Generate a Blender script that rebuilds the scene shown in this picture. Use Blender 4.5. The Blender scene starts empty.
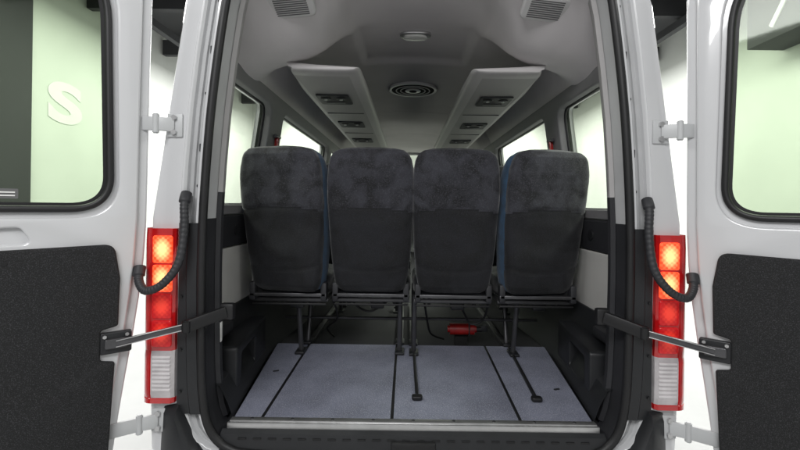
import bpy, bmesh, math, random
from mathutils import Vector, Matrix, noise
random.seed(4)
scene = bpy.context.scene
COL = scene.collection
scene.view_settings.view_transform = 'Standard'
scene.view_settings.look = 'None'
scene.view_settings.exposure = 0

# ------------------------------------------------------------------ materials
def new_mat(name):
    m = bpy.data.materials.new(name); m.use_nodes = True
    nt = m.node_tree; nt.nodes.clear()
    return m, nt, nt.nodes.new('ShaderNodeOutputMaterial')

def mat(name, col, rough=0.5, metal=0.0, var=0.12, vscale=6.0, bump=0.0, bscale=200.0, coat=0.0,
        sheen=0.0, speck=None, speck_scale=300.0, speck_lo=0.6, speck_hi=0.7, bdist=0.002, rvar=0.1, rp=(0.3, 0.7), dist=0.0, stretch=None):
    m, nt, out = new_mat(name); N = nt.nodes; L = nt.links
    p = N.new('ShaderNodeBsdfPrincipled'); L.new(p.outputs[0], out.inputs[0])
    tc = N.new('ShaderNodeTexCoord')
    n = N.new('ShaderNodeTexNoise'); n.inputs['Scale'].default_value = vscale; n.inputs['Detail'].default_value = 6
    n.inputs['Distortion'].default_value = dist
    if stretch:
        mp = N.new('ShaderNodeMapping'); mp.inputs['Scale'].default_value = stretch
        L.new(tc.outputs['Object'], mp.inputs['Vector']); L.new(mp.outputs[0], n.inputs['Vector'])
    else: L.new(tc.outputs['Object'], n.inputs['Vector'])
    r = N.new('ShaderNodeValToRGB')
    a = [max(0, c*(1-var)) for c in col]; b = [min(1, c*(1+var)) for c in col]
    r.color_ramp.elements[0].position = rp[0]; r.color_ramp.elements[1].position = rp[1]
    r.color_ramp.elements[0].color = (*a, 1); r.color_ramp.elements[1].color = (*b, 1)
    L.new(n.outputs['Fac'], r.inputs[0])
    cs = r.outputs[0]
    if speck:
        n3 = N.new('ShaderNodeTexNoise'); n3.inputs['Scale'].default_value = speck_scale; n3.inputs['Detail'].default_value = 2
        L.new(tc.outputs['Object'], n3.inputs['Vector'])
        r3 = N.new('ShaderNodeValToRGB'); r3.color_ramp.elements[0].position = speck_lo; r3.color_ramp.elements[1].position = speck_hi
        L.new(n3.outputs['Fac'], r3.inputs[0])
        mx = N.new('ShaderNodeMix'); mx.data_type = 'RGBA'
        L.new(r3.outputs[0], mx.inputs['Factor']); L.new(cs, mx.inputs['A']); mx.inputs['B'].default_value = (*speck, 1)
        cs = mx.outputs['Result']
    L.new(cs, p.inputs['Base Color'])
    mr = N.new('ShaderNodeMapRange'); mr.inputs['To Min'].default_value = max(0.02, rough-rvar*rough*2); mr.inputs['To Max'].default_value = min(1, rough+rvar*rough*2)
    L.new(n.outputs['Fac'], mr.inputs['Value']); L.new(mr.outputs[0], p.inputs['Roughness'])
    p.inputs['Metallic'].default_value = metal
    p.inputs['Coat Weight'].default_value = coat
    p.inputs['Sheen Weight'].default_value = sheen
    p.inputs['Sheen Roughness'].default_value = 0.4
    if sheen > 0.2:
        sr = N.new('ShaderNodeMapRange'); sr.inputs['From Min'].default_value = rp[0]; sr.inputs['From Max'].default_value = rp[1]
        sr.inputs['To Min'].default_value = sheen*0.6; sr.inputs['To Max'].default_value = sheen*1.35
        L.new(n.outputs['Fac'], sr.inputs['Value']); L.new(sr.outputs[0], p.inputs['Sheen Weight'])
    if bump > 0:
        n2 = N.new('ShaderNodeTexNoise'); n2.inputs['Scale'].default_value = bscale; n2.inputs['Detail'].default_value = 4
        L.new(tc.outputs['Object'], n2.inputs['Vector'])
        bp = N.new('ShaderNodeBump'); bp.inputs['Strength'].default_value = bump; bp.inputs['Distance'].default_value = bdist
        L.new(n2.outputs['Fac'], bp.inputs['Height']); L.new(bp.outputs[0], p.inputs['Normal'])
    return m

def glass_mat(name, tint, refl=0.35):
    m, nt, out = new_mat(name); N = nt.nodes; L = nt.links
    t = N.new('ShaderNodeBsdfTransparent'); 
    tc = N.new('ShaderNodeTexCoord'); n = N.new('ShaderNodeTexNoise'); n.inputs['Scale'].default_value = 1.5
    L.new(tc.outputs['Object'], n.inputs['Vector'])
    r = N.new('ShaderNodeValToRGB')
    r.color_ramp.elements[0].color = (*[c*0.95 for c in tint], 1); r.color_ramp.elements[1].color = (*tint, 1)
    L.new(n.outputs['Fac'], r.inputs[0]); L.new(r.outputs[0], t.inputs[0])
    g = N.new('ShaderNodeBsdfGlossy'); g.inputs['Roughness'].default_value = 0.04
    lw = N.new('ShaderNodeLayerWeight'); lw.inputs[0].default_value = 0.5
    pw = N.new('ShaderNodeMath'); pw.operation = 'POWER'; pw.inputs[1].default_value = 4.0; L.new(lw.outputs['Facing'], pw.inputs[0])
    ma = N.new('ShaderNodeMath'); ma.operation = 'MULTIPLY_ADD'; ma.inputs[1].default_value = refl; ma.inputs[2].default_value = 0.03
    L.new(pw.outputs[0], ma.inputs[0])
    mx = N.new('ShaderNodeMixShader')
    L.new(ma.outputs[0], mx.inputs[0]); L.new(t.outputs[0], mx.inputs[1]); L.new(g.outputs[0], mx.inputs[2])
    L.new(mx.outputs[0], out.inputs[0])
    return m

def glow_mat(name, edge, core, strength, off=0.0):
    m, nt, out = new_mat(name); N = nt.nodes; L = nt.links
    p = N.new('ShaderNodeBsdfPrincipled'); L.new(p.outputs[0], out.inputs[0])
    tc = N.new('ShaderNodeTexCoord')
    mp = N.new('ShaderNodeMapping'); mp.inputs['Location'].default_value = (-1.0, 0, -1.0-off); mp.inputs['Scale'].default_value = (2, 0, 2)
    L.new(tc.outputs['Generated'], mp.inputs['Vector'])
    g = N.new('ShaderNodeTexGradient'); g.gradient_type = 'SPHERICAL'; L.new(mp.outputs[0], g.inputs[0])
    w = N.new('ShaderNodeTexChecker'); w.inputs['Scale'].default_value = 110; L.new(tc.outputs['Object'], w.inputs['Vector'])
    ad = N.new('ShaderNodeMath'); ad.operation = 'MULTIPLY_ADD'; L.new(w.outputs['Fac'], ad.inputs[0]); ad.inputs[1].default_value = 0.13
    L.new(g.outputs['Fac'], ad.inputs[2])
    r = N.new('ShaderNodeValToRGB'); r.color_ramp.elements[0].color = (*edge, 1); r.color_ramp.elements[1].color = (*core, 1)
    r.color_ramp.elements[0].position = 0.08; r.color_ramp.elements[1].position = 0.75
    L.new(ad.outputs[0], r.inputs[0])
    L.new(r.outputs[0], p.inputs['Base Color']); L.new(r.outputs[0], p.inputs['Emission Color'])
    p.inputs['Emission Strength'].default_value = strength; p.inputs['Roughness'].default_value = 0.12
    return m

M_WHITE = mat('white_paint', (0.61, 0.615, 0.625), 0.18, coat=0.9, var=0.03, vscale=2, bump=0.05, bscale=25)
M_WHITE2 = mat('white_paint_satin', (0.50, 0.51, 0.515), 0.4, var=0.05, vscale=4)
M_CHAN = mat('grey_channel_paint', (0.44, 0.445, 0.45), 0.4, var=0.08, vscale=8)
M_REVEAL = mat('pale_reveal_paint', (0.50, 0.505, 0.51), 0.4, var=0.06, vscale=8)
M_LINING = mat('light_lining', (0.38, 0.37, 0.37), 0.6, var=0.05, vscale=8)
M_BLACKPL = mat('black_plastic', (0.016, 0.017, 0.019), 0.42, var=0.2, bump=0.3, bscale=350)
M_RUBBER = mat('black_rubber', (0.009, 0.009, 0.010), 0.5, var=0.2, bump=0.1, bscale=120)
M_DOORTRIM = mat('door_carpet', (0.009, 0.0095, 0.010), 0.9, var=0.3, vscale=14, bump=0.8, bscale=320, speck=(0.040, 0.040, 0.044), speck_scale=380, speck_lo=0.52, speck_hi=0.66)
M_HEAD = mat('headliner_fabric', (0.575, 0.548, 0.555), 0.9, var=0.06, vscale=3, bump=0.3, bscale=400)
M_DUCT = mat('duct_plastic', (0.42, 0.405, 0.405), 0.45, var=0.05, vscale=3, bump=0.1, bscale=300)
M_DUCTSHADE = mat('duct_plastic_shaded', (0.33, 0.315, 0.315), 0.55, var=0.08, vscale=4, bump=0.15, bscale=300)  # darker copy of the duct plastic: underside shade put into the colour
M_BRIGHT = mat('bright_ring', (0.80, 0.79, 0.79), 0.35, var=0.04, vscale=3)
M_FRAME = mat('grille_frame_plastic', (0.60, 0.59, 0.59), 0.45, var=0.04, vscale=3)
M_GREYTRIM = mat('grey_trim', (0.21, 0.205, 0.21), 0.65, var=0.08, bump=0.15, bscale=300)
M_SLAT = mat('grille_slat', (0.12, 0.12, 0.12), 0.6, var=0.08)
M_MATTBLACK = mat('matt_black', (0.006, 0.006, 0.006), 0.95, var=0.1)
M_DARKTRIM = mat('dark_trim', (0.024, 0.0245, 0.028), 0.55, var=0.15, bump=0.2, bscale=300)
M_CREAM = mat('cream_panel', (0.62, 0.61, 0.58), 0.55, var=0.05, bump=0.1, bscale=200)
M_FLOOR = mat('slate_floor', (0.18, 0.19, 0.25), 0.7, var=0.18, vscale=7, bump=0.3, bscale=500, speck=(0.50, 0.51, 0.57), speck_scale=330, speck_lo=0.57, speck_hi=0.68)
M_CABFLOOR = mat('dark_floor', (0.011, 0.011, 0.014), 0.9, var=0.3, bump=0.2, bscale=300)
M_ALU = mat('aluminium', (0.62, 0.62, 0.62), 0.35, metal=0.9, var=0.08, vscale=20)
M_STEEL = mat('painted_steel', (0.11, 0.11, 0.115), 0.35, metal=0.7, var=0.15, vscale=14)
M_VEL = mat('grey_velour', (0.021, 0.0215, 0.027), 0.95, var=0.60, vscale=12, rp=(0.38, 0.62), dist=0.7, bump=0.5, bscale=240, sheen=0.38, speck=(0.062, 0.063, 0.076), speck_scale=170, speck_lo=0.50, speck_hi=0.85)
M_FAB = mat('dark_seat_fabric', (0.0065, 0.007, 0.009), 0.9, var=0.55, vscale=8, rp=(0.36, 0.66), dist=0.9, bump=0.5, bscale=320, sheen=0.205, speck=(0.024, 0.025, 0.031), speck_scale=260, speck_lo=0.50, speck_hi=0.85)
M_BLUE = mat('navy_seat_fabric', (0.018, 0.062, 0.125), 0.9, var=0.3, vscale=25, bump=0.4, bscale=300, sheen=0.15)
M_RED = mat('red_lens', (0.48, 0.008, 0.010), 0.12, var=0.15, vscale=30, coat=1.0)
M_CLEAR = mat('clear_lens', (0.52, 0.49, 0.50), 0.15, var=0.16, vscale=25, coat=1.0, metal=0.2)
M_RIB = mat('ribbed_clear_lens', (0.66, 0.63, 0.64), 0.2, var=0.10, vscale=25, coat=1.0)
M_REDP = mat('red_enamel', (0.34, 0.010, 0.008), 0.35, var=0.2, vscale=30, coat=0.4)
M_LAMP = mat('lamp_diffuser', (0.75, 0.75, 0.72), 0.25, var=0.05)
M_TYRE = mat('tyre_rubber', (0.02, 0.02, 0.02), 0.8, var=0.2)
M_GROUND = mat('pale_floor', (0.44, 0.44, 0.44), 0.25, var=0.08, vscale=1.2, bump=0.03, bscale=40)
M_WALL = mat('pale_wall', (0.60, 0.62, 0.585), 0.8, var=0.07, vscale=0.7)
M_CEIL = mat('dark_ceiling', (0.03, 0.031, 0.033), 0.9, var=0.2, vscale=1)
M_SIGN = mat('white_letter', (0.72, 0.735, 0.705), 0.6, var=0.02)
M_LABEL_STREAK = mat('label_and_light_streak', (0.8, 0.8, 0.78), 0.5, var=0.02)
M_GLASS = glass_mat('tinted_glass', (0.955, 0.985, 0.93), 0.12)
M_GLASSD = glass_mat('door_glass', (0.755, 0.815, 0.715), 0.25)
M_GLOW = glow_mat('lit_lens', (0.85, 0.05, 0.015), (1.0, 0.50, 0.20), 1.35, 0.0)
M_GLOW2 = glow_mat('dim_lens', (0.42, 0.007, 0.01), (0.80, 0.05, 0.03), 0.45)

# ------------------------------------------------------------------ geometry builder
class G:
    def __init__(s): s.bm = bmesh.new(); s.mats = []
    def _mi(s, m):
        if m not in s.mats: s.mats.append(m)
        return s.mats.index(m)
    def _merge(s, me, m, keep=False):
        if not keep:
            i = s._mi(m)
            for p in me.polygons: p.material_index = i
        s.bm.from_mesh(me); bpy.data.meshes.remove(me)
    def box(s, c, size, m, bev=0.0, seg=2, rot=None):
        t = bmesh.new(); bmesh.ops.create_cube(t, size=1)
        bmesh.ops.scale(t, vec=size, verts=t.verts)
        if bev > 0: bmesh.ops.bevel(t, geom=t.edges[:], offset=bev, segments=seg, profile=0.5, affect='EDGES')
        M = Matrix.Translation(c)
        if rot is not None: M = M @ rot.to_4x4()
        bmesh.ops.transform(t, matrix=M, verts=t.verts)
        me = bpy.data.meshes.new('t'); t.to_mesh(me); t.free(); s._merge(me, m); return s
    def bar(s, p0, p1, w, h, m, bev=0.002):
        p0 = Vector(p0); p1 = Vector(p1); d = p1-p0
        q = d.to_track_quat('X', 'Z')
        return s.box((p0+p1)/2, (d.length, w, h), m, bev, 2, q.to_matrix())
    def cyl(s, p0, p1, r, m, seg=24, r2=None, bev=0):
        p0 = Vector(p0); p1 = Vector(p1); d = p1-p0
        t = bmesh.new(); bmesh.ops.create_cone(t, cap_ends=True, segments=seg, radius1=r, radius2=(r if r2 is None else r2), depth=d.length)
        if bev: bmesh.ops.bevel(t, geom=[e for e in t.edges if abs(e.verts[0].co.z-e.verts[1].co.z) < 1e-6], offset=bev, segments=2, affect='EDGES')
        M = Matrix.Translation((p0+p1)/2) @ d.to_track_quat('Z', 'Y').to_matrix().to_4x4()
        bmesh.ops.transform(t, matrix=M, verts=t.verts)
        me = bpy.data.meshes.new('t'); t.to_mesh(me); t.free(); s._merge(me, m); return s
    def loft(s, rings, m, closed=True, caps=True, matf=None):
        vs = []; fs = []; n = len(rings[0])
        for r in rings: vs += [tuple(v) for v in r]
        for i in range(len(rings)-1):
            for j in range(n if closed else n-1):
                k = (j+1) % n
                fs.append((i*n+j, i*n+k, (i+1)*n+k, (i+1)*n+j))
        if caps and closed:
            fs.append(tuple(range(n))[::-1]); fs.append(tuple(range((len(rings)-1)*n, len(rings)*n)))
        me = bpy.data.meshes.new('t'); me.from_pydata(vs, [], fs); me.update()
        if matf:
            for p in me.polygons: p.material_index = s._mi(matf(p.center, p.normal))
            s._merge(me, m, True)
        else: s._merge(me, m)
        return s
    def tube(s, path, r, m, seg=12, closed=False, smooth=0, rf=None):
        P = [Vector(p) for p in path]
        if smooth: P = catmull(P, smooth, closed)
        n = len(P); rings = []; up = None
        for i in range(n):
            a = P[(i-1) % n] if (closed or i > 0) else P[i]
            b = P[(i+1) % n] if (closed or i < n-1) else P[i]
            t = (b-a).normalized()
            if up is None:
                up = Vector((0, 0, 1)) if abs(t.z) < 0.9 else Vector((0, 1, 0))
            up = (up - t*up.dot(t)).normalized(); sd = t.cross(up)
            rr = r if rf is None else r*rf(i, n)
            rings.append([P[i] + up*rr*math.cos(2*math.pi*k/seg) + sd*rr*math.sin(2*math.pi*k/seg) for k in range(seg)])
        if closed: rings.append(rings[0])
        return s.loft(rings, m, True, not closed)
    def panel(s, loops, th, m, M=None, bev=0.0):
        cu = bpy.data.curves.new('c', 'CURVE'); cu.dimensions = '2D'; cu.fill_mode = 'BOTH'
        cu.extrude = max(0.0, th/2-bev); cu.bevel_depth = bev; cu.bevel_resolution = 2; cu.offset = -bev
        for lp in loops:
            sp = cu.splines.new('POLY'); sp.points.add(len(lp)-1); sp.use_cyclic_u = True
            for i, p in enumerate(lp): sp.points[i].co = (p[0], p[1], 0, 1)
        ob = bpy.data.objects.new('c', cu); COL.objects.link(ob)
        dg = bpy.context.evaluated_depsgraph_get(); ev = ob.evaluated_get(dg)
        me = bpy.data.meshes.new_from_object(ev)
        bpy.data.objects.remove(ob); bpy.data.curves.remove(cu)
        if M is not None: me.transform(M)
        s._merge(me, m); return s
    def warp(s, f):
        for v in s.bm.verts: v.co = f(v.co)
        return s
    def obj(s, name, parent=None, angle=35, label=None, recalc=True):
        bm = s.bm
        bmesh.ops.remove_doubles(bm, verts=bm.verts, dist=1e-5)
        if recalc: bmesh.ops.recalc_face_normals(bm, faces=bm.faces)
        me = bpy.data.meshes.new(name); bm.to_mesh(me); bm.free()
        for m in s.mats: me.materials.append(m)
        for p in me.polygons: p.use_smooth = True
        me.set_sharp_from_angle(angle=math.radians(angle))
        ob = bpy.data.objects.new(name, me); COL.objects.link(ob)
        if parent is not None:
            ob.parent = parent
            ob.location = -world_loc(parent)
        if label: ob['label'] = label
        return ob

def world_loc(o):
    v = Vector(o.location)
    while o.parent: o = o.parent; v += o.location
    return v

def catmull(P, n, closed=False):
    out = []; L = len(P)
    rng = range(L if closed else L-1)
    for i in rng:
        if closed: a, b, c, d = P[(i-1) % L], P[i], P[(i+1) % L], P[(i+2) % L]
        else: a, b, c, d = P[max(i-1, 0)], P[i], P[i+1], P[min(i+2, L-1)]
        for k in range(n):
            t = k/n
            out.append(0.5*((2*b)+(c-a)*t+(2*a-5*b+4*c-d)*t*t+(3*b-a-3*c+d)*t**3))
    if not closed: out.append(P[-1].copy())
    return out

def rloop(pts, n=8):
    """pts (x,y,r) -> rounded loop"""
    out = []; L = len(pts)
    for i in range(L):
        p = Vector(pts[i][:2]); r = pts[i][2] if len(pts[i]) > 2 else 0
        if r <= 0: out.append((p.x, p.y)); continue
        a = Vector(pts[i-1][:2]); b = Vector(pts[(i+1) % L][:2])
        da = (a-p).normalized(); db = (b-p).normalized()
        ang = da.angle(db); t = min(r/math.tan(ang/2), (a-p).length*0.49, (b-p).length*0.49)
        q0 = p+da*t; q1 = p+db*t
        for k in range(n+1):
            s = k/n
            v = q0*(1-s)**2 + p*2*s*(1-s) + q1*s*s
            out.append((v.x, v.y))
    return out
def rrect(x0, y0, x1, y1, r, n=8): return rloop([(x0, y0, r), (x1, y0, r), (x1, y1, r), (x0, y1, r)], n)
def ellipse(a, b, n=40, e=2.6):
    return [(a*math.copysign(abs(math.cos(t))**(2/e), math.cos(t)), b*math.copysign(abs(math.sin(t))**(2/e), math.sin(t))) for t in [2*math.pi*k/n for k in range(n)]]
def interp(tab, z):
    if z <= tab[0][0]: return tab[0][1]
    for (a, va), (b, vb) in zip(tab, tab[1:]):
        if z <= b:
            t = (z-a)/(b-a); return va+(vb-va)*t
    return tab[-1][1]
def empty(name, loc, parent=None):
    o = bpy.data.objects.new(name, None); COL.objects.link(o); o.empty_display_size = 0.2
    o.location = Vector(loc)
    if parent: o.parent = parent; o.location = Vector(loc)-world_loc(parent)
    return o

TS = 0.14
def tum(z): return TS*max(0.0, z-1.4)

# ------------------------------------------------------------------ setting
g = G(); g.box((0, 3, -0.05), (60, 60, 0.1), M_GROUND); o = g.obj('ground'); o['kind'] = 'structure'
g = G(); g.box((-5.2, 3.0, 2.6), (0.2, 18, 5.2), M_WALL)
g.box((-5.06, -0.85, 2.5), (0.08, 9.7, 4.8), M_CEIL, 0.01)
o = g.obj('showroom_wall'); o['kind'] = 'structure'
g = G(); g.box((5.2, 3.0, 2.6), (0.2, 18, 5.2), M_WALL)
g.box((4.85, -0.9, 4.25), (0.5, 10.2, 1.2), M_CEIL, 0.01)
for k in range(6): g.box((4.585, 3.7-k*0.5, 3.95), (0.02, 0.06, 0.36), M_LABEL_STREAK, 0.004, rot=Matrix.Rotation(math.radians(35), 3, 'X'))  # light streaks on the beam, painted as plain white strips
o = g.obj('showroom_wall.001'); o['kind'] = 'structure'
g = G(); g.box((0, 12.1, 2.6), (10.6, 0.2, 5.2), M_WALL)
o = g.obj('showroom_wall.002'); o['kind'] = 'structure'
g = G(); g.box((0, 3.0, 4.9), (10.2, 18, 0.1), M_CEIL)
for yy in range(-5, 12, 2): g.box((0, yy, 4.6), (10.1, 0.12, 0.3), M_CEIL)
for xx in (-4.2, -2.4, 2.4, 4.2): g.box((xx, 3, 4.35), (0.10, 17.5, 0.12), M_CEIL)
o = g.obj('showroom_ceiling'); o['kind'] = 'structure'

# ------------------------------------------------------------------ minibus
BUS = empty('minibus', (0, 0, 0))
BUS['label'] = 'white minibus with both rear doors open, dark seats inside'
BUS['category'] = 'minibus'

OPEN = [(0.56, 0.60), (0.575, 0.66), (0.60, 0.70), (0.64, 0.73), (0.70, 0.75), (0.80, 0.762), (0.95, 0.767), (1.2, 0.770), (1.4, 0.767), (1.6, 0.757),
        (1.8, 0.742), (2.0, 0.720), (2.2, 0.692), (2.32, 0.665), (2.40, 0.63), (2.45, 0.58), (2.475, 0.50)]
def wz(z): return interp(OPEN, z)
OUT = [(0.3, 0.93), (0.5, 0.965), (0.8, 0.975), (1.4, 0.975), (2.2, 0.862), (2.4, 0.80), (2.5, 0.74), (2.6, 0.6)]
def oz(z): return interp(OUT, z)

# rear body frame (pillars + header)
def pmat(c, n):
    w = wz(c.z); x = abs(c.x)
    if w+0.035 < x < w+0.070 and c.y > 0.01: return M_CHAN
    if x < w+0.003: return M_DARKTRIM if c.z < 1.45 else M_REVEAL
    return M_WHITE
for sx in (-1, 1):
    g = G(); rings = []
    zs = [z for z, _ in OPEN]
    for z in zs:
        w = wz(z); ou = oz(z); sp = ou-w
        pr = [(w, 0.11), (w, 0.006), (w+0.006, 0.0), (w+0.028, -0.004), (w+0.032, 0.002), (w+0.035, 0.024), (w+0.052, 0.026), (w+0.054, 0.016), (w+0.068, 0.016),
              (w+0.071, 0.002), (w+0.078, -0.006), (w+0.084, -0.008), (w+0.088, -0.003), (ou-0.045, -0.003), (ou-0.018, 0.008), (ou-0.004, 0.028), (ou, 0.06), (ou, 0.25)]
        rings.append([(sx*x, y, z) for x, y in pr])
    g.loft(rings, M_WHITE, closed=False, caps=False, matf=pmat)
    for z, h in ((1.52, 0.010), (1.66, 0.03), (1.86, 0.010), (2.02, 0.03), (2.2, 0.010)):
        x = wz(z)+0.043
        g.box((sx*x, 0.024, z), (0.009, 0.006, h), M_DARKTRIM, 0.003)
    g.obj('rear_pillar', BUS, recalc=False, angle=25)
# header above the opening
g = G()
hd = []
for i in range(41):
    x = -0.84+1.68*i/40
    topz = 2.56-0.10*abs(x/0.84)**3
    hd.append([(x, 0.12, 2.478), (x, 0.0, 2.478), (x, 0.0, 2.5), (x, 0.01, topz+0.02), (x, 0.06, topz+0.06)])
g.loft(hd, M_WHITE, closed=False, caps=False); g.obj('roof_header', BUS, recalc=False)

# opening seal
lp = []
for z, w in OPEN: lp.append((-w-0.002, -0.006, z))
for x in (-0.3, 0, 0.3): lp.append((x, -0.006, 2.482))
for z, w in reversed(OPEN): lp.append((w+0.002, -0.006, z))
for x in (0.4, 0, -0.4): lp.append((x, -0.006, 0.553))
g = G(); g.tube(lp, 0.0150, M_RUBBER, seg=12, closed=True, smooth=5); g.obj('door_opening_seal', BUS, angle=80)

# dark closing trim beside tail lamps
for sx in (-1, 1):
    g = G(); rings = []
    for k in range(24):
        z = 0.70+(1.385-0.70)*k/23; w = wz(z)
        rings.append([(sx*x, y, z) for x, y in [(w+0.012, 0.0), (w+0.016, -0.014), (w+0.05, -0.016), (w+0.055, -0.011), (0.850, -0.011), (0.855, -0.005)]])
    g.loft(rings, M_BLACKPL, closed=False, caps=False)
    for zz in (1.30, 1.12, 0.93, 0.78):
        g.cyl((sx*0.840, -0.004, zz), (sx*0.840, -0.017, zz), 0.006, M_RUBBER, 12)
    g.obj('corner_trim', BUS, recalc=False)

# side body (exterior) and inner trim with window holes
WIN = [(0.20, 0.84), (1.04, 2.52), (2.66, 3.97), (4.12, 5.2)]
MYZ = Matrix(((0, 0, 1, 0), (1, 0, 0, 0), (0, 1, 0, 0), (0, 0, 0, 1)))   # (u,v,w)->(x=w,y=u,z=v)
def side_warp(sx, x0):
    def f(c): return Vector((sx*(x0+c.x-tum(c.z)), c.y, c.z))
    return f
def arch_x(y): return 0.685+0.085*min(1, max(0, (y-0.05)/0.7))
for sx in (-1, 1):
    holes = [rrect(a, 1.45, b, 2.02, 0.05) for a, b in WIN]
    g = G(); g.panel([[(0.22, 1.4), (6.0, 1.4), (5.6, 2.42), (0.2, 2.42)]] + holes, 0.02, M_WHITE, MYZ, 0.003)
    g.warp(side_warp(sx, 0.962)); g.obj('body_side_upper', BUS)
    g = G(); g.panel([[(0.2, 0.35), (1.0, 0.35), (1.05, 0.62), (1.2, 0.74), (1.6, 0.74), (1.75, 0.62), (1.8, 0.35), (6.4, 0.35), (6.9, 0.6), (6.8, 1.1), (6.0, 1.4), (0.2, 1.4)]], 0.02, M_WHITE, MYZ, 0.003)
    g.warp(side_warp(sx, 0.962)); g.obj('body_side_lower', BUS)
    holes = [rrect(a+0.01, 1.45, b-0.01, 2.01, 0.07) for a, b in WIN]
    g = G(); g.panel([[(0.14, 1.405), (5.8, 1.405), (5.6, 2.08), (0.14, 2.08)]] + holes, 0.05, M_GREYTRIM, MYZ, 0.008)
    g.warp(side_warp(sx, 0.905)); g.obj('window_surround', BUS)
    g = G(); g.panel([[(0.12, 1.25), (5.8, 1.25), (5.8, 1.40), (0.12, 1.40)]], 0.055, M_DARKTRIM, MYZ, 0.01)
    g.cyl((-0.035, 0.55, 1.325), (-0.028, 0.55, 1.325), 0.025, M_BLACKPL, 24)
    g.warp(side_warp(sx, 0.905))
    g.obj('waist_trim', BUS)
    g = G(); g.panel([rrect(0.12, 0.955, 0.78, 1.245, 0.02), rrect(0.80, 0.955, 5.8, 1.245, 0.02)], 0.045, M_CREAM, MYZ, 0.006)
    g.warp(side_warp(sx, 0.905)); g.obj('side_wall_panel', BUS)
    # lower trim / wheel arch
    g = G(); rings = []
    for k in range(40):
        y = 0.08+k*0.05; a = math.exp(-((y-1.4)/0.3)**2)*0.05; ax = arch_x(y)
        rings.append([(sx*x, y, z) for x, z in [(0.90, 0.965), (0.875, 0.96), (0.862, 0.94), (0.85-a, 0.90), (0.83-a, 0.80), (ax+0.05-a, 0.76), (ax+0.02-a, 0.70), (ax-a, 0.645)]])
    g.loft(rings, M_BLACKPL, closed=False, caps=False)
    g.obj('lower_side_trim', BUS, recalc=False)
    # boxy moulded housing with a recess
    g = G()
    MH = Matrix(((0, 0, -sx, sx*0.80), (1, 0, 0, 0), (0, 1, 0, 0), (0, 0, 0, 1)))
    Ry = Matrix.Translation((sx*0.80, 0.45, 0)) @ Matrix.Rotation(-sx*math.radians(6), 4, 'Z') @ Matrix.Translation((-sx*0.80, -0.45, 0))
    g.panel([rrect(0.20, 0.64, 0.70, 0.865, 0.02), rrect(0.27, 0.70, 0.50, 0.82, 0.02)], 0.10, M_BLACKPL, Ry @ MH, 0.008)
    g.panel([rrect(0.21, 0.65, 0.69, 0.855, 0.02)], 0.02, M_MATTBLACK, Ry @ MH @ Matrix.Translation((0, 0, -0.02)), 0.0)
    g.obj('wheel_arch_housing', BUS)
    g = G(); g.box((sx*0.84, 0.30, 0.905), (0.06, 0.16, 0.05), M_DARKTRIM, 0.012); g.obj('trim_pocket', BUS)
    # inner rear pillar trim
    for nm, za, zb, mt in (('pillar_lining', 0.64, 1.50, M_DARKTRIM), ('pillar_lining', 1.50, 2.44, M_LINING)):
        g = G(); rings = []
        for k in range(20):
            z = za+(zb-za)*k/19; w = wz(z); wi = 0.88-tum(z)
            rings.append([(sx*x, y, z) for x, y in [(w-0.002, 0.09), (w-0.014, 0.105), (w-0.010, 0.135), ((w+wi)/2, 0.20), (wi-0.010, 0.28), (wi+0.01, 0.32)]])
        g.loft(rings, mt, closed=False, caps=False); g.obj(nm, BUS, recalc=False)
    for a, b in WIN:
        g = G(); g.panel([rrect(a-0.01, 1.44, b+0.01, 2.03, 0.05)], 0.005, M_GLASS, MYZ)
        g.warp(side_warp(sx, 0.944)); w = g.obj('side_window', BUS)
        g = G(); loop = [(0.0, p[0], p[1]) for p in rrect(a+0.010, 1.450, b-0.010, 2.010, 0.065)]
        g.tube(loop, 0.008, M_RUBBER, seg=8, closed=True); g.warp(side_warp(sx, 0.925)); g.obj('window_seal', w)
g = G(); g.box((-0.7545, 0.122, 0.955), (0.004, 0.022, 0.075), M_LABEL_STREAK, 0.0005, rot=Matrix.Rotation(math.radians(10), 3, 'Z')); g.obj('pillar_label', BUS)

# roof skin
g = G(); rings = []
for k in range(14):
    y = 0.05+k*0.44
    r = []
    for i in range(33):
        x = -0.84+1.68*i/32
        r.append((x, y, 2.62-0.24*abs(x/0.84)**4))
    rings.append(r)
g.loft(rings, M_WHITE, closed=False, caps=False); g.obj('roof_panel', BUS, recalc=False)

# headliner
MP = [(0.845, 2.00), (0.815, 2.05), (0.79, 2.13), (0.74, 2.21), (0.66, 2.285), (0.55, 2.34), (0.42, 2.375), (0.30, 2.392), (0.2, 2.40), (0.1, 2.404), (0.0, 2.405)]
RP = [(0.845, 2.00), (0.815, 2.03), (0.775, 2.07), (0.71, 2.105), (0.63, 2.13), (0.54, 2.155), (0.455, 2.205), (0.385, 2.29), (0.30, 2.365), (0.16, 2.40), (0.0, 2.405)]
fM = catmull([Vector((x, 0, z)) for x, z in MP], 10); fR = catmull([Vector((x, 0, z)) for x, z in RP], 10)
def sm(t): t = max(0, min(1, t)); return t*t*(3-2*t)
def blend(y):
    if y < 0.5: return sm((y-0.06)/0.40)
    return 1-sm((y-0.50)/0.30)
ys = [0.05+0.02*i for i in range(65)] + [1.4, 1.7, 2.1, 2.695, 2.7, 2.705, 3.3, 3.995, 4.0, 4.005, 4.7, 5.4, 6.0]
g = G(); rings = []
for y in ys:
    rib = -0.012 if y in (2.7, 4.0) else 0.0
    b = blend(y)
    hw = 0.35
    ry = sm((y-0.10)/0.04)*(1-sm((y-1.22)/0.06))
    half = [(a.x*(1-b)+c.x*b, y, a.z*(1-b)+c.z*b-rib + 0.028*ry*sm((hw-(a.x*(1-b)+c.x*b))/0.05)) for a, c in zip(fM, fR)]
    r = [(-x, yy, z) for x, yy, z in half] + [(x, yy, z) for x, yy, z in reversed(half[:-1])]
    rings.append(r)
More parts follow.
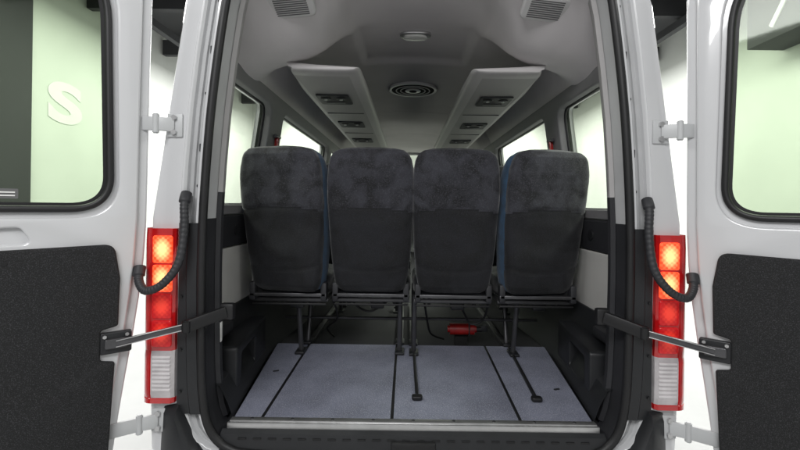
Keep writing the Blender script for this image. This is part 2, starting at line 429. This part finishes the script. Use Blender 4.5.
g.loft(rings, M_HEAD, closed=False, caps=False); g.obj('headliner', BUS, recalc=False, angle=60)

# speaker grilles on the corner consoles
for sx in (-1, 1):
    pr = empty('ceiling_speaker', (sx*0.53, 0.20, 2.29), BUS)
    R = Matrix.Rotation(math.radians(-26), 4, 'X')
    T = Matrix.Translation((sx*0.525, 0.215, 2.288)) @ Matrix.Rotation(math.radians(sx*6), 4, 'Y') @ R
    g = G(); g.panel([rrect(-0.095, -0.060, 0.095, 0.060, 0.03)], 0.040, M_FRAME, T, 0.010); g.obj('speaker_frame', pr)
    g = G()
    for k in range(9):
        yy = -0.040+k*0.010
        g.panel([rrect(-0.068, yy-0.0022, 0.068, yy+0.0022, 0.002, 3)], 0.004, M_SLAT, T @ Matrix.Translation((0, 0, -0.0200)))
    g.obj('speaker_grille', pr)

# overhead ducts (slim pods)
for sx in (-1, 1):
    d = G(); rings = []
    y0, y1 = 0.47, 3.30
    PR = [(0.74, 2.265), (0.70, 2.21), (0.655, 2.150), (0.640, 2.115), (0.615, 2.095), (0.56, 2.089), (0.44, 2.087), (0.34, 2.087), (0.292, 2.091), (0.272, 2.103), (0.268, 2.126), (0.282, 2.144), (0.38, 2.165), (0.50, 2.19), (0.62, 2.235)]
    PRf = [(v.x, v.z) for v in catmull([Vector((x, 0, z)) for x, z in PR], 5, True)]
    for k in range(100):
        y = y0+(y1-y0)*(k/99)**2.6
        e = min(1, (y-y0)/0.045); e = math.sqrt(max(0, 1-(1-e)**2))
        ex = min(1, (y-y0)/0.07); ex = math.sqrt(max(0, 1-(1-ex)**2))
        cx, cz = 0.46, 2.105
        top = sm((y-y0)/0.45)
        pts = []
        for x, z in PRf:
            z2 = z if z < 2.11 else 2.11+(z-2.11)*(0.28+0.72*top)
            x2 = x if x < 0.60 else 0.60+(x-0.60)*(0.2+0.8*top)
            pts.append((sx*(cx+(x2-cx)*(0.88+0.12*ex)), y, cz+(z2-cz)*(0.15+0.85*e)))
        rings.append(pts)
    d.loft(rings, M_DUCT, closed=True, caps=True, matf=lambda c, n: M_DUCTSHADE if (0.33 < abs(c.x) < 0.60 and c.z < 2.095 and c.y > 0.54) else M_DUCT)
    dk = d.obj('overhead_duct', BUS, angle=60)
    for yv in (0.98, 1.75, 2.55):
        g = G()
        g.panel([rrect(-0.095, -0.11, 0.095, 0.11, 0.02)], 0.012, M_DARKTRIM, Matrix.Translation((sx*0.475, yv, 2.085)), 0.003)
        for dx, dy in ((-0.045, -0.045), (0.045, -0.045)):
            g.cyl((sx*0.475+dx, yv+dy, 2.081), (sx*0.475+dx, yv+dy, 2.073), 0.028, M_BLACKPL, 20)
            g.cyl((sx*0.475+dx, yv+dy, 2.074), (sx*0.475+dx, yv+dy, 2.068), 0.010, M_ALU, 14)
        g.box((sx*0.475, yv+0.05, 2.077), (0.11, 0.035, 0.006), M_SLAT, 0.002)
        g.obj('air_outlet', dk)
    for yv in (1.36, 2.15):
        g = G(); g.box((sx*0.4650, yv, 2.0862), (0.25, 0.004, 0.006), M_SLAT, 0.001); g.obj('duct_panel_joint', dk)

# ceiling lamp
cl = empty('ceiling_lamp', (0.0, 0.86, 2.43), BUS)
g = G(); g.panel([ellipse(0.088, 0.055)], 0.024, M_ALU, Matrix.Translation((0, 0.86, 2.428)), 0.008); g.obj('lamp_bezel', cl)
g = G(); g.panel([ellipse(0.066, 0.036)], 0.016, M_LAMP, Matrix.Translation((0, 0.86, 2.413)), 0.006); g.obj('lamp_diffuser', cl)
# round vent
rv = empty('roof_vent', (0.0, 1.85, 2.40), BUS)
def ring(g, r0, r1, z, th, m, bev=0.003):
    n = 48
    q = 0.90
    a = [(q*r1*math.cos(2*math.pi*k/n), q*r1*math.sin(2*math.pi*k/n)) for k in range(n)]
    b = [(q*r0*math.cos(2*math.pi*k/n), q*r0*math.sin(2*math.pi*k/n)) for k in range(n)]
    g.panel([a, b] if r0 > 0 else [a], th, m, Matrix.Translation((0, 1.85, z)), bev)
g = G(); ring(g, 0.190, 0.215, 2.392, 0.022, M_BRIGHT, 0.005); g.obj('vent_ring', rv)
g = G(); ring(g, 0.0, 0.191, 2.388, 0.010, M_MATTBLACK)
g.obj('vent_well', rv)
for r in (0.155, 0.115):
    g = G(); ring(g, r-0.010, r, 2.380, 0.004, M_FRAME, 0.001); g.obj('vent_louvre', rv)
g = G(); ring(g, 0.0, 0.070, 2.380, 0.006, M_BRIGHT, 0.002); ring(g, 0.0, 0.034, 2.375, 0.004, M_MATTBLACK, 0.001); g.obj('vent_cap', rv)

# floor
g = G()
xa = [-0.68, -0.570, -0.081, 0.405, 0.68]; xb = [-0.775, -0.585, -0.083, 0.425, 0.775]
for i in range(4):
    lpq = rloop([(xa[i]+0.004, 0.062, 0.006), (xa[i+1]-0.004, 0.062, 0.006), (xb[i+1]-0.004, 0.90, 0.006), (xb[i]+0.004, 0.90, 0.006)], 3)
    g.panel([lpq], 0.03, M_FLOOR, Matrix.Translation((0, 0, 0.636)), 0.003)
g.obj('load_floor', BUS)
for x, y in ((-0.655, 0.50), (0.640, 0.34)):
    g = G(); g.panel([rrect(-0.014, -0.006, 0.014, 0.006, 0.005)], 0.003, M_DARKTRIM, Matrix.Translation((x, y, 0.6522)) @ Matrix.Rotation(math.radians(20), 4, 'Z'), 0.0); g.obj('floor_fixing_slot', BUS)
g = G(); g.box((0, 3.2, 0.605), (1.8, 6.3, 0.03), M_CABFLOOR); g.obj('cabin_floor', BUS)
for a, b in zip(xa[1:4], xb[1:4]):
    g = G(); g.bar((a, 0.065, 0.642), (b, 0.895, 0.642), 0.014, 0.020, M_RUBBER, 0.003); g.obj('floor_rail', BUS)
g = G(); g.box((0, 0.045, 0.652), (1.36, 0.028, 0.012), M_ALU, 0.004)
g.box((0, 0.028, 0.640), (1.37, 0.012, 0.026), M_ALU, 0.003)
for k in range(9): g.cyl((-0.6+k*0.15, 0.045, 0.657), (-0.6+k*0.15, 0.045, 0.660), 0.006, M_STEEL, 12)
g.obj('sill_strip', BUS)
g = G(); 
rings = []
for k in range(31):
    x = -0.70+1.40*k/30
    rings.append([(x, 0.06, 0.632), (x, 0.02, 0.632), (x, 0.006, 0.622), (x, 0.0, 0.60), (x, -0.004, 0.575), (x, -0.01, 0.55)])
g.loft(rings, M_BLACKPL, closed=False, caps=False)
for k in range(24):
    g.box((-0.62+k*0.054, 0.004, 0.607), (0.03, 0.012, 0.006), M_RUBBER, 0.002)
g.box((0, 0.0, 0.588), (0.16, 0.03, 0.035), M_RUBBER, 0.005)
g.obj('sill_cover', BUS, recalc=False)

# bumper
g = G(); rings = []
for k in range(41):
    x = -0.99+1.98*k/40; c = max(0, abs(x)-0.80)/0.19; yb = 0.16*c**2.2
    zt = 0.545 if abs(x) < 0.77 else (0.545+(0.735-0.545)*min(1, (abs(x)-0.77)/0.06))
    rings.append([(x, 0.05+yb, zt-0.005), (x, -0.01+yb*0.8, zt), (x, -0.035+yb*0.8, zt-0.012), (x, -0.05+yb, zt-0.04), (x, -0.06+yb, 0.45), (x, -0.05+yb, 0.35), (x, 0.02+yb, 0.30)])
g.loft(rings, M_BLACKPL, closed=False, caps=False); g.obj('rear_bumper', BUS, recalc=False, angle=50)

# tail lamps
for sx in (-1, 1):
    tl = empty('tail_lamp', (sx*0.915, -0.02, 0.74), BUS)
    prof = [(0.856, 0.01), (0.857, -0.018), (0.866, -0.028), (0.935, -0.030), (0.948, -0.028), (0.962, -0.020), (0.978, 0.005), (0.980, 0.06), (0.978, 0.16)]
    def lens(z0, z1, m, name):
        g = G(); rings = []
        n = 10
        for k in range(n+1):
            t = k/n; z = z0+(z1-z0)*t
            e = min(1, min(t, 1-t)*n/1.0+0.0); pull = 0.003*(1-e)
            rings.append([(sx*(x), y+pull, z) for x, y in prof])
        g.loft(rings, m, closed=False, caps=False, matf=lambda c, nn: M_RED if abs(c.x) > 0.936 else m)
        return g.obj(name, tl, recalc=False)
    lens(0.742, 0.762, M_RED, 'red_lens')
    lens(0.762, 0.930, M_CLEAR, 'clear_lens'); lens(0.930, 1.365, M_RED, 'red_lens')
    ML = Matrix(((sx, 0, 0, 0), (0, 0, 1, -0.028), (0, 1, 0, 0), (0, 0, 0, 1)))
    def insert(x0, x1, z0, z1, m, name, r=0.010):
        g = G(); g.panel([rrect(x0, z0, x1, z1, r, 5)], 0.010, m, ML, 0.003)
        return g.obj(name, tl)
    insert(0.864, 0.933, 1.242, 1.340, M_GLOW, 'lit_bulb_cell')
    insert(0.864, 0.933, 1.140, 1.236, M_GLOW, 'lit_bulb_cell')
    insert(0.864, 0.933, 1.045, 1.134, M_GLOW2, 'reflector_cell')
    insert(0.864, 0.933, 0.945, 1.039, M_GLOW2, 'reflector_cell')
    g = G()
    for k in range(9):
        zz = 0.788+k*0.0145
        g.panel([rrect(0.866, zz, 0.931, zz+0.0085, 0.003, 3)], 0.008, M_RIB, ML, 0.002)
    g.obj('reversing_cell', tl)

# front end
g = G()
MXZ = Matrix(((1, 0, 0, 0), (0, 0, 1, 0), (0, 1, 0, 0), (0, 0, 0, 1)))
g.panel([rloop([(-0.96, 0.4, .05), (0.96, 0.4, .05), (0.96, 1.4, .05), (0.84, 2.46, .15), (-0.84, 2.46, .15), (-0.96, 1.4, .05)]), rrect(-0.74, 1.32, 0.74, 2.36, 0.1)], 0.05, M_WHITE2, Matrix.Translation((0, 6.0, 0)) @ MXZ, 0.01)
g.obj('front_bulkhead', BUS)
g = G(); g.panel([rrect(-0.75, 1.31, 0.75, 2.37, 0.1)], 0.006, M_GLASS, Matrix.Translation((0, 6.0, 0)) @ MXZ); g.obj('windscreen', BUS)
g = G(); g.box((0, 5.6, 1.22), (1.7, 0.6, 0.2), M_DARKTRIM, 0.05, 4); g.obj('dashboard', BUS)
# wheels
for (x, y) in ((-0.86, 1.4), (0.86, 1.4), (-0.86, 5.3), (0.86, 5.3)):
    w = empty('wheel', (x, y, 0.34), BUS)
    g = G(); rings = []
    for k in range(49):
        a = 2*math.pi*k/48
        rings.append([(x+dx, y+math.cos(a)*r, 0.34+math.sin(a)*r) for dx, r in [(-0.09, 0.22), (-0.105, 0.28), (-0.09, 0.325), (-0.04, 0.34), (0.04, 0.34), (0.09, 0.325), (0.105, 0.28), (0.09, 0.22)]])
    g.loft(rings, M_TYRE, closed=False, caps=False); g.obj('tyre', w, angle=50)
    g = G(); g.cyl((x-0.08, y, 0.34), (x+0.08, y, 0.34), 0.222, M_ALU, 32, bev=0.01); g.cyl((x-0.095, y, 0.34), (x+0.095, y, 0.34), 0.06, M_STEEL, 20, bev=0.01); g.obj('rim', w)

# ------------------------------------------------------------------ seats
def seat_back(g, cx, yb, seed, yaw=0.0, lean=0.0):
    W = [(1.02, 0.142), (1.03, 0.164), (1.06, 0.180), (1.12, 0.191), (1.25, 0.204), (1.42, 0.214), (1.50, 0.218), (1.58, 0.217), (1.64, 0.212), (1.685, 0.203), (1.71, 0.190), (1.728, 0.165), (1.738, 0.122), (1.742, 0.04)]
    T = [(1.02, 0.03), (1.05, 0.055), (1.2, 0.065), (1.5, 0.06), (1.62, 0.062), (1.70, 0.050), (1.73, 0.032), (1.742, 0.008)]
    rings = []; NZ = 96; NR = 84
    for k in range(NZ+1):
        t = k/NZ; z = 1.02+0.722*(1-(1-t)**1.6 if t > 0.5 else t*(1-0.5**1.6)/0.5)
        w = interp(W, z); th = interp(T, z)
        yc = yb+0.06-(z-1.03)*0.10
        r = []
        for j in range(NR):
            a = 2*math.pi*j/NR; c, s_ = math.cos(a), math.sin(a)
            x = w*math.copysign(abs(c)**(2/5.5), c); y = th*math.copysign(abs(s_)**(2/3.4), s_)
            if s_ > 0:
                x = w*math.copysign(abs(c)**(2/7.0), c)*(1+0.02*s_); y = 2.4*th*s_**0.7
            if s_ < 0:   # rear face detail
                seam = 1.445-0.02*(x/0.2)**2
                y += 0.006*math.exp(-((z-seam)/0.006)**2)
                lower = 1.13+0.03*(x/0.2)**2
                y += 0.006*math.exp(-((z-lower)/0.006)**2)
                if z < seam: y += 0.004
                y -= 0.010*(1-(x/0.21)**2)
            nv = noise.noise(Vector((x*7+seed*3.1, z*7, seed))) * 0.012 + noise.noise(Vector((x*22, z*16+seed, s_*2))) * 0.004
            r.append((cx+x*(1+nv*0.9)+lean*(z-1.03), yc+y+nv, z))
        rings.append(r)
    def mf(c, n):
        yc = yb+0.06-(c.z-1.03)*0.10
        if c.y > yc-0.004: return M_BLUE
        return M_VEL if c.z > 1.445-0.02*((c.x-cx)/0.2)**2 else M_FAB
    g.loft(rings, M_FAB, True, True, mf)
    if yaw:
        R = Matrix.Translation((cx, yb+0.06, 0)) @ Matrix.Rotation(yaw, 4, 'Z') @ Matrix.Translation((-cx, -yb-0.06, 0))
        g.warp(lambda c: R @ c)

def make_seat(cx, yb, seed, legx, yaw=0.0, lean=0.0):
    s = empty('seat', (cx, yb, 0.65), BUS)
    g = G(); seat_back(g, cx, yb, seed, yaw, lean); g.obj('backrest', s, angle=70)
    g = G()
    rings = []
    for k in range(15):
        t = k/14; y = yb+0.07+0.46*t; e = min(1, min(t, 1-t)*5+0.05); e = e**0.5
        rings.append([(cx+0.205*math.copysign(abs(math.cos(a))**0.45, math.cos(a))*(0.92+0.08*e), y, 1.040+0.068*e*math.copysign(abs(math.sin(a))**0.55, math.sin(a))-0.004) for a in [2*math.pi*j/32 for j in range(32)]])
    g.loft(rings, M_FAB); g.obj('seat_cushion', s, angle=60)
    g = G()
    zc = 0.966
    g.tube([(cx-0.19, yb+0.08, zc), (cx-0.19, yb+0.50, zc), (cx+0.19, yb+0.50, zc), (cx+0.19, yb+0.08, zc)], 0.012, M_STEEL, 10, closed=True)
    g.bar((cx-0.195, yb+0.05, 0.998), (cx+0.195, yb+0.05, 0.998), 0.03, 0.018, M_STEEL, 0.004)
    g.bar((cx-0.19, yb+0.07, 0.945), (cx+0.19, yb+0.07, 0.945), 0.012, 0.010, M_RUBBER, 0.003)
    for q in (-0.12, 0.12):
        g.bar((cx+q, yb+0.10, 0.955), (cx+q*0.7, yb+0.48, 0.925), 0.016, 0.030, M_BLACKPL, 0.004)
    g.box((cx+0.03, yb+0.13, 0.935), (0.07, 0.05, 0.045), M_BLACKPL, 0.008)
    g.box((cx-0.18, yb+0.06, 1.015), (0.03, 0.05, 0.09), M_DARKTRIM, 0.006)
    g.box((cx+0.18, yb+0.06, 1.015), (0.03, 0.05, 0.09), M_DARKTRIM, 0.006)
    g.obj('seat_frame', s)
    for (lx, y0, y1) in ((legx, yb+0.12, yb+0.20), (legx, yb+0.46, yb+0.36)):
        g = G(); g.tube([(lx, y0, 0.985), (lx, y0+(y1-y0)*0.3, 0.90), (lx, y1, 0.68), (lx, y1, 0.655)], 0.013, M_STEEL, 10, smooth=4)
        g.box((lx, y1, 0.660), (0.05, 0.09, 0.014), M_BLACKPL, 0.004)
        g.obj('leg', s)
    return s
YB = 0.56
seats = [make_seat(-0.632, YB, 1, -0.60, -0.20, -0.03), make_seat(-0.214, YB+0.01, 2, -0.065, -0.03), make_seat(0.206, YB, 3, 0.012, 0.02), make_seat(0.636, YB+0.005, 4, 0.555, 0.22, 0.03)]
for cx in (-0.62, -0.20, 0.62):
    seats.append(make_seat(cx, 1.42, 5+cx, cx+0.1))

# floor anchors (rod and foot)
for x0, x1 in ((0.012, 0.018), (0.555, 0.515)):
    g = G(); g.bar((x0, 0.86, 0.660), (x1, 0.24, 0.660), 0.014, 0.012, M_RUBBER, 0.003)
    g.panel([rrect(-0.022, -0.016, 0.022, 0.016, 0.012)], 0.016, M_RUBBER, Matrix.Translation((x1, 0.225, 0.662)), 0.004)
    g.obj('seat_anchor', BUS)
# under-seat rails, cross member and cables
for x in (-0.60, -0.065, 0.012, 0.555):
    g = G(); g.box((x, 1.45, 0.634), (0.035, 1.0, 0.022), M_STEEL, 0.004); g.obj('seat_track', BUS)
g = G(); g.tube([(-0.74, 0.95, 0.79), (0.74, 0.95, 0.79)], 0.009, M_STEEL, 10); g.obj('cross_tube', BUS)
for pts in ([(-0.35, 0.75, 0.98), (-0.30, 0.78, 0.90), (-0.22, 0.76, 0.88), (-0.12, 0.78, 0.94), (-0.05, 0.76, 0.98)],
            [(0.20, 0.74, 0.99), (0.28, 0.80, 0.88), (0.33, 0.82, 0.80), (0.40, 0.80, 0.84), (0.42, 0.76, 0.98)],
            [(0.06, 0.78, 0.98), (0.09, 0.85, 0.80), (0.12, 0.95, 0.70), (0.20, 1.05, 0.64)],
            [(-0.45, 0.78, 0.97), (-0.42, 0.86, 0.82), (-0.50, 0.98, 0.72), (-0.48, 1.1, 0.63)]):
    g = G(); g.tube(pts, 0.006, M_RUBBER, 8, smooth=6); g.obj('seat_wiring', BUS)

# ------------------------------------------------------------------ rear doors
for s in (-1, 1):
    d = Vector((s*0.775, -0.63, 0)).normalized(); n = Vector((-s*0.63, -0.775, 0)).normalized()
    H = Vector((s*0.955, -0.03, 0))
    MD = Matrix(((d.x, 0, n.x, H.x), (d.y, 0, n.y, H.y), (0, 1, 0, 0), (0, 0, 0, 1)))
    def W(u, v, w): return MD @ Vector((u, v, w))
    E = [(0.45, 0.10), (0.6, 0.09), (0.8, 0.065), (1.0, 0.035), (1.2, 0.01), (1.4, 0.0), (1.9, -0.004), (2.3, -0.01)]
    def edge(off, z0, z1, n_=14): return [(interp(E, z0+(z1-z0)*k/n_)+off, z0+(z1-z0)*k/n_) for k in range(n_+1)]
    door = empty('rear_door', W(0, 0.45, 0), BUS)
    left = edge(0, 0.47, 2.30)
    outer = left + [(0.02, 2.38), (0.10, 2.43), (0.70, 2.43), (0.765, 2.38), (0.775, 2.2), (0.775, 0.5), (0.75, 0.46), (0.14, 0.455)]
    ZB = 1.432
    hole = rloop([(0.105, ZB, 0.11), (0.69, ZB, 0.11), (0.66, 2.30, 0.2), (0.125, 2.30, 0.24)], 12)
    g = G(); g.panel([outer, hole], 0.05, M_WHITE, MD @ Matrix.Translation((0, 0, -0.028)), 0.008); g.obj('door_shell', door)
    # pressed inner frame
    left2 = edge(0.030, 0.52, 2.28)
    outer2 = left2 + [(0.06, 2.36), (0.12, 2.395), (0.68, 2.395), (0.735, 2.34), (0.745, 2.2), (0.745, 0.5)]
    hole2 = rloop([(0.082, ZB-0.028, 0.13), (0.715, ZB-0.028, 0.13), (0.685, 2.325, 0.22), (0.10, 2.325, 0.26)], 12)
    slot = rloop([(0.30, 1.325, .02), (0.52, 1.322, .02), (0.52, 1.365, .02), (0.33, 1.375, .02)])
    g = G(); g.panel([outer2, hole2, slot], 0.022, M_WHITE, MD @ Matrix.Translation((0, 0, 0.003)), 0.008); g.obj('inner_frame', door)
    g = G(); g.tube([W(p[0], p[1], 0.004) for p in hole], 0.011, M_RUBBER, 10, closed=True); g.obj('window_seal', door, angle=80)
    gl = rloop([(0.10, ZB-0.005, 0.11), (0.695, ZB-0.005, 0.11), (0.665, 2.305, 0.2), (0.12, 2.305, 0.24)], 12)
    g = G(); g.panel([gl], 0.005, M_GLASSD, MD @ Matrix.Translation((0, 0, -0.012))); g.obj('door_window', door)
    hb = rloop([(0.125, ZB+0.02, 0.09), (0.67, ZB+0.02, 0.09), (0.64, 2.28, 0.19), (0.145, 2.28, 0.22)], 12)
    g = G(); g.panel([gl, hb], 0.002, M_RUBBER, MD @ Matrix.Translation((0, 0, -0.007))); g.obj('window_border', door)
    # carpeted lower trim
    tr = rloop([(0.108, 0.56, .03), (0.73, 0.56, .03), (0.73, 1.30, .03), (0.095, 1.315, .035), (0.078, 1.2, .02), (0.082, 1.04, .01), (0.13, 1.03, .01), (0.13, 0.93, .01), (0.09, 0.92, .01)], 6)
    g = G(); g.panel([tr], 0.02, M_DOORTRIM, MD @ Matrix.Translation((0, 0, 0.022)), 0.007); g.obj('door_trim_panel', door)
    for (u, v) in ((0.13, 1.27), (0.16, 0.80), (0.36, 1.27)):
        g = G()
        g.cyl(W(u, v, 0.030), W(u, v, 0.034), 0.007, M_RUBBER, 14, bev=0.0015)
        g.obj('trim_clip', door)
    # hinges
    for hz in (1.735, 0.675):
        g = G()
        uu = interp(E, hz)
        a = W(uu+0.02, hz, -0.005); b = Vector((s*(oz(hz)-0.055), -0.012, hz))
        c = Vector((s*(oz(hz)-0.005), -0.040, hz))
        g.bar(a, c, 0.012, 0.05, M_WHITE2, 0.004); g.bar(c, b, 0.012, 0.05, M_WHITE2, 0.004)
        g.cyl(c+Vector((0, 0, -0.035)), c+Vector((0, 0, 0.035)), 0.011, M_WHITE2, 16, bev=0.003)
        g.box(b+Vector((0, 0.006, 0)), (0.055, 0.010, 0.085), M_WHITE2, 0.004)
        for dz in (-0.026, 0.026): g.cyl(b+Vector((0, -0.001, dz)), b+Vector((0, -0.009, dz)), 0.010, M_ALU, 6)
        g.obj('door_hinge', door)
    # door check strap
    g = G()
    MB = MD @ Matrix.Translation((0.085, 0.985, 0.020))
    g.panel([rrect(-0.042, -0.036, 0.046, 0.036, 0.008)], 0.02, M_BLACKPL, MB, 0.004)
    g.panel([rrect(-0.028, -0.016, 0.034, 0.016, 0.006)], 0.016, M_STEEL, MB @ Matrix.Translation((0, 0, 0.014)), 0.003)
    for du in (-0.028, 0.034):
        g.cyl(MB @ Vector((du, 0.024, 0.008)), MB @ Vector((du, 0.024, 0.016)), 0.006, M_ALU, 6)
    q0 = MB @ Vector((0.0, 0.0, 0.022)); q1 = Vector((s*0.80, -0.05, 1.025)); q2 = Vector((s*0.69, 0.02, 1.06))
    g.bar(q0, q1, 0.007, 0.024, M_STEEL, 0.002)
    for dz in (-0.010, 0.010):
        g.bar(q0+Vector((0, -0.006, dz)), q1+Vector((0, -0.006, dz)), 0.004, 0.003, M_ALU, 0.001)
    g.bar(q1, q2, 0.022, 0.044, M_RUBBER, 0.006); g.cyl(q1+Vector((0, 0, -0.022)), q1+Vector((0, 0, 0.022)), 0.016, M_RUBBER, 14, bev=0.004)
    g.box(q2+Vector((0, 0.01, 0)), (0.05, 0.03, 0.06), M_RUBBER, 0.008)
    g.obj('door_check', door)
    # wiring conduit
    pts = [(-0.832, 0.0, 1.49), (-0.825, -0.028, 1.45), (-0.818, -0.04, 1.36), (-0.825, -0.06, 1.25), (-0.865, -0.08, 1.18), (-0.92, -0.085, 1.155), (-0.955, -0.07, 1.185), (-0.968, -0.045, 1.23)]
    pts = [(-s*x, y, z) for x, y, z in pts]
    g = G(); g.tube(pts, 0.0145, M_DARKTRIM, 14, smooth=24, rf=lambda i, n_: (1.0 if i % 4 < 2 else 0.93) if 20 < i < n_-16 else 1.3)
    g.obj('wiring_conduit', door, angle=60)
    if s == -1:
        g = G(); g.panel([rrect(0.335, 1.463, 0.405, 1.493, 0.003)], 0.001, M_SLAT, MD @ Matrix.Translation((0, 0, -0.005))); 
        g.panel([rrect(0.342, 1.470, 0.398, 1.474, 0.001), rrect(0.342, 1.480, 0.398, 1.484, 0.001)], 0.001, M_LABEL_STREAK, MD @ Matrix.Translation((0, 0, -0.0035))); g.obj('window_sticker', door)

# ------------------------------------------------------------------ loose items
fe = empty('fire_extinguisher', (0.30, 0.98, 0.62))
fe['label'] = 'small red fire extinguisher lying under dark seats'; fe['category'] = 'fire extinguisher'
g = G(); g.cyl((0.215, 0.96, 0.730), (0.385, 0.96, 0.730), 0.033, M_REDP, 28, bev=0.013); g.obj('cylinder_body', fe)
g = G(); g.cyl((0.385, 0.96, 0.730), (0.415, 0.96, 0.730), 0.016, M_BLACKPL, 16); g.box((0.43, 0.96, 0.735), (0.04, 0.02, 0.035), M_BLACKPL, 0.004); g.obj('valve', fe)
g = G(); g.box((0.30, 0.985, 0.659), (0.08, 0.02, 0.078), M_MATTBLACK, 0.004); g.box((0.34, 0.96, 0.730), (0.008, 0.068, 0.068), M_BLACKPL, 0.003); g.obj('bracket', fe)
for i, (x, y) in enumerate(((-0.835, 0.94), (0.835, 0.94))):
    sg = 1 if x > 0 else -1
    e = empty('emergency_hammer', (x, y, 1.72)); e['label'] = 'red emergency hammer clipped on grey window pillar'; e['category'] = 'emergency hammer'; e['group'] = 'emergency hammers beside the windows'
    xx = sg*(0.868-tum(1.80))
    g = G(); g.bar((xx, y, 1.75), (xx-sg*0.008, y, 1.85), 0.022, 0.022, M_REDP, 0.006); g.obj('hammer_handle', e)
    g = G(); g.cyl((xx-sg*0.01, y-0.035, 1.85), (xx-sg*0.01, y+0.035, 1.85), 0.011, M_STEEL, 12); g.obj('hammer_head', e)

# wall letter
cu = bpy.data.curves.new('t', 'FONT'); cu.body = 'S'; cu.size = 0.78; cu.extrude = 0.003; cu.offset = 0.030
to = bpy.data.objects.new('t', cu); COL.objects.link(to)
me = bpy.data.meshes.new_from_object(to.evaluated_get(bpy.context.evaluated_depsgraph_get()))
bpy.data.objects.remove(to); me.transform(Matrix.Diagonal((1.7, 1, 1, 1))); me.materials.clear(); me.materials.append(M_SIGN)
lo = bpy.data.objects.new('wall_letter', me); COL.objects.link(lo)
lo.location = (-5.094, 4.32, 2.62); lo.rotation_euler = (math.radians(90), 0, math.radians(90))
lo['label'] = 'large white letter S on the pale showroom wall'; lo['category'] = 'sign'

# ------------------------------------------------------------------ lights
def area(name, loc, rot, sx, sy, power, col=(1, 1, 1)):
    l = bpy.data.lights.new(name, 'AREA'); l.shape = 'RECTANGLE'; l.size = sx; l.size_y = sy; l.energy = power; l.color = col
    o = bpy.data.objects.new(name, l); COL.objects.link(o); o.location = loc; o.rotation_euler = [math.radians(a) for a in rot]; return o
area('side_lamp', (-3.3, 5, 4.25), (0, 0, 0), 1.2, 13, 740, (1, 1, 0.98))
area('side_lamp', (3.3, 5, 4.25), (0, 0, 0), 1.2, 13, 740, (1, 1, 0.98))
area('rear_lamp', (-0.8, -3.4, 3.9), (44, 0, -10), 2.6, 1.2, 135)
wd = bpy.data.worlds.new('World'); scene.world = wd; wd.use_nodes = True
bg = wd.node_tree.nodes['Background']; bg.inputs[0].default_value = (0.98, 0.98, 1.0, 1); bg.inputs[1].default_value = 0.38

# ------------------------------------------------------------------ camera
cam = bpy.data.cameras.new('Camera'); co = bpy.data.objects.new('Camera', cam); COL.objects.link(co)
co.location = (-0.035, -1.5, 1.46); co.rotation_euler = (math.radians(90), math.radians(-0.8), 0)
cam.sensor_width = 36; cam.lens = 36*415/800; cam.shift_x = -7/800; cam.shift_y = -20/800
cam.clip_start = 0.05; cam.clip_end = 200
scene.camera = co
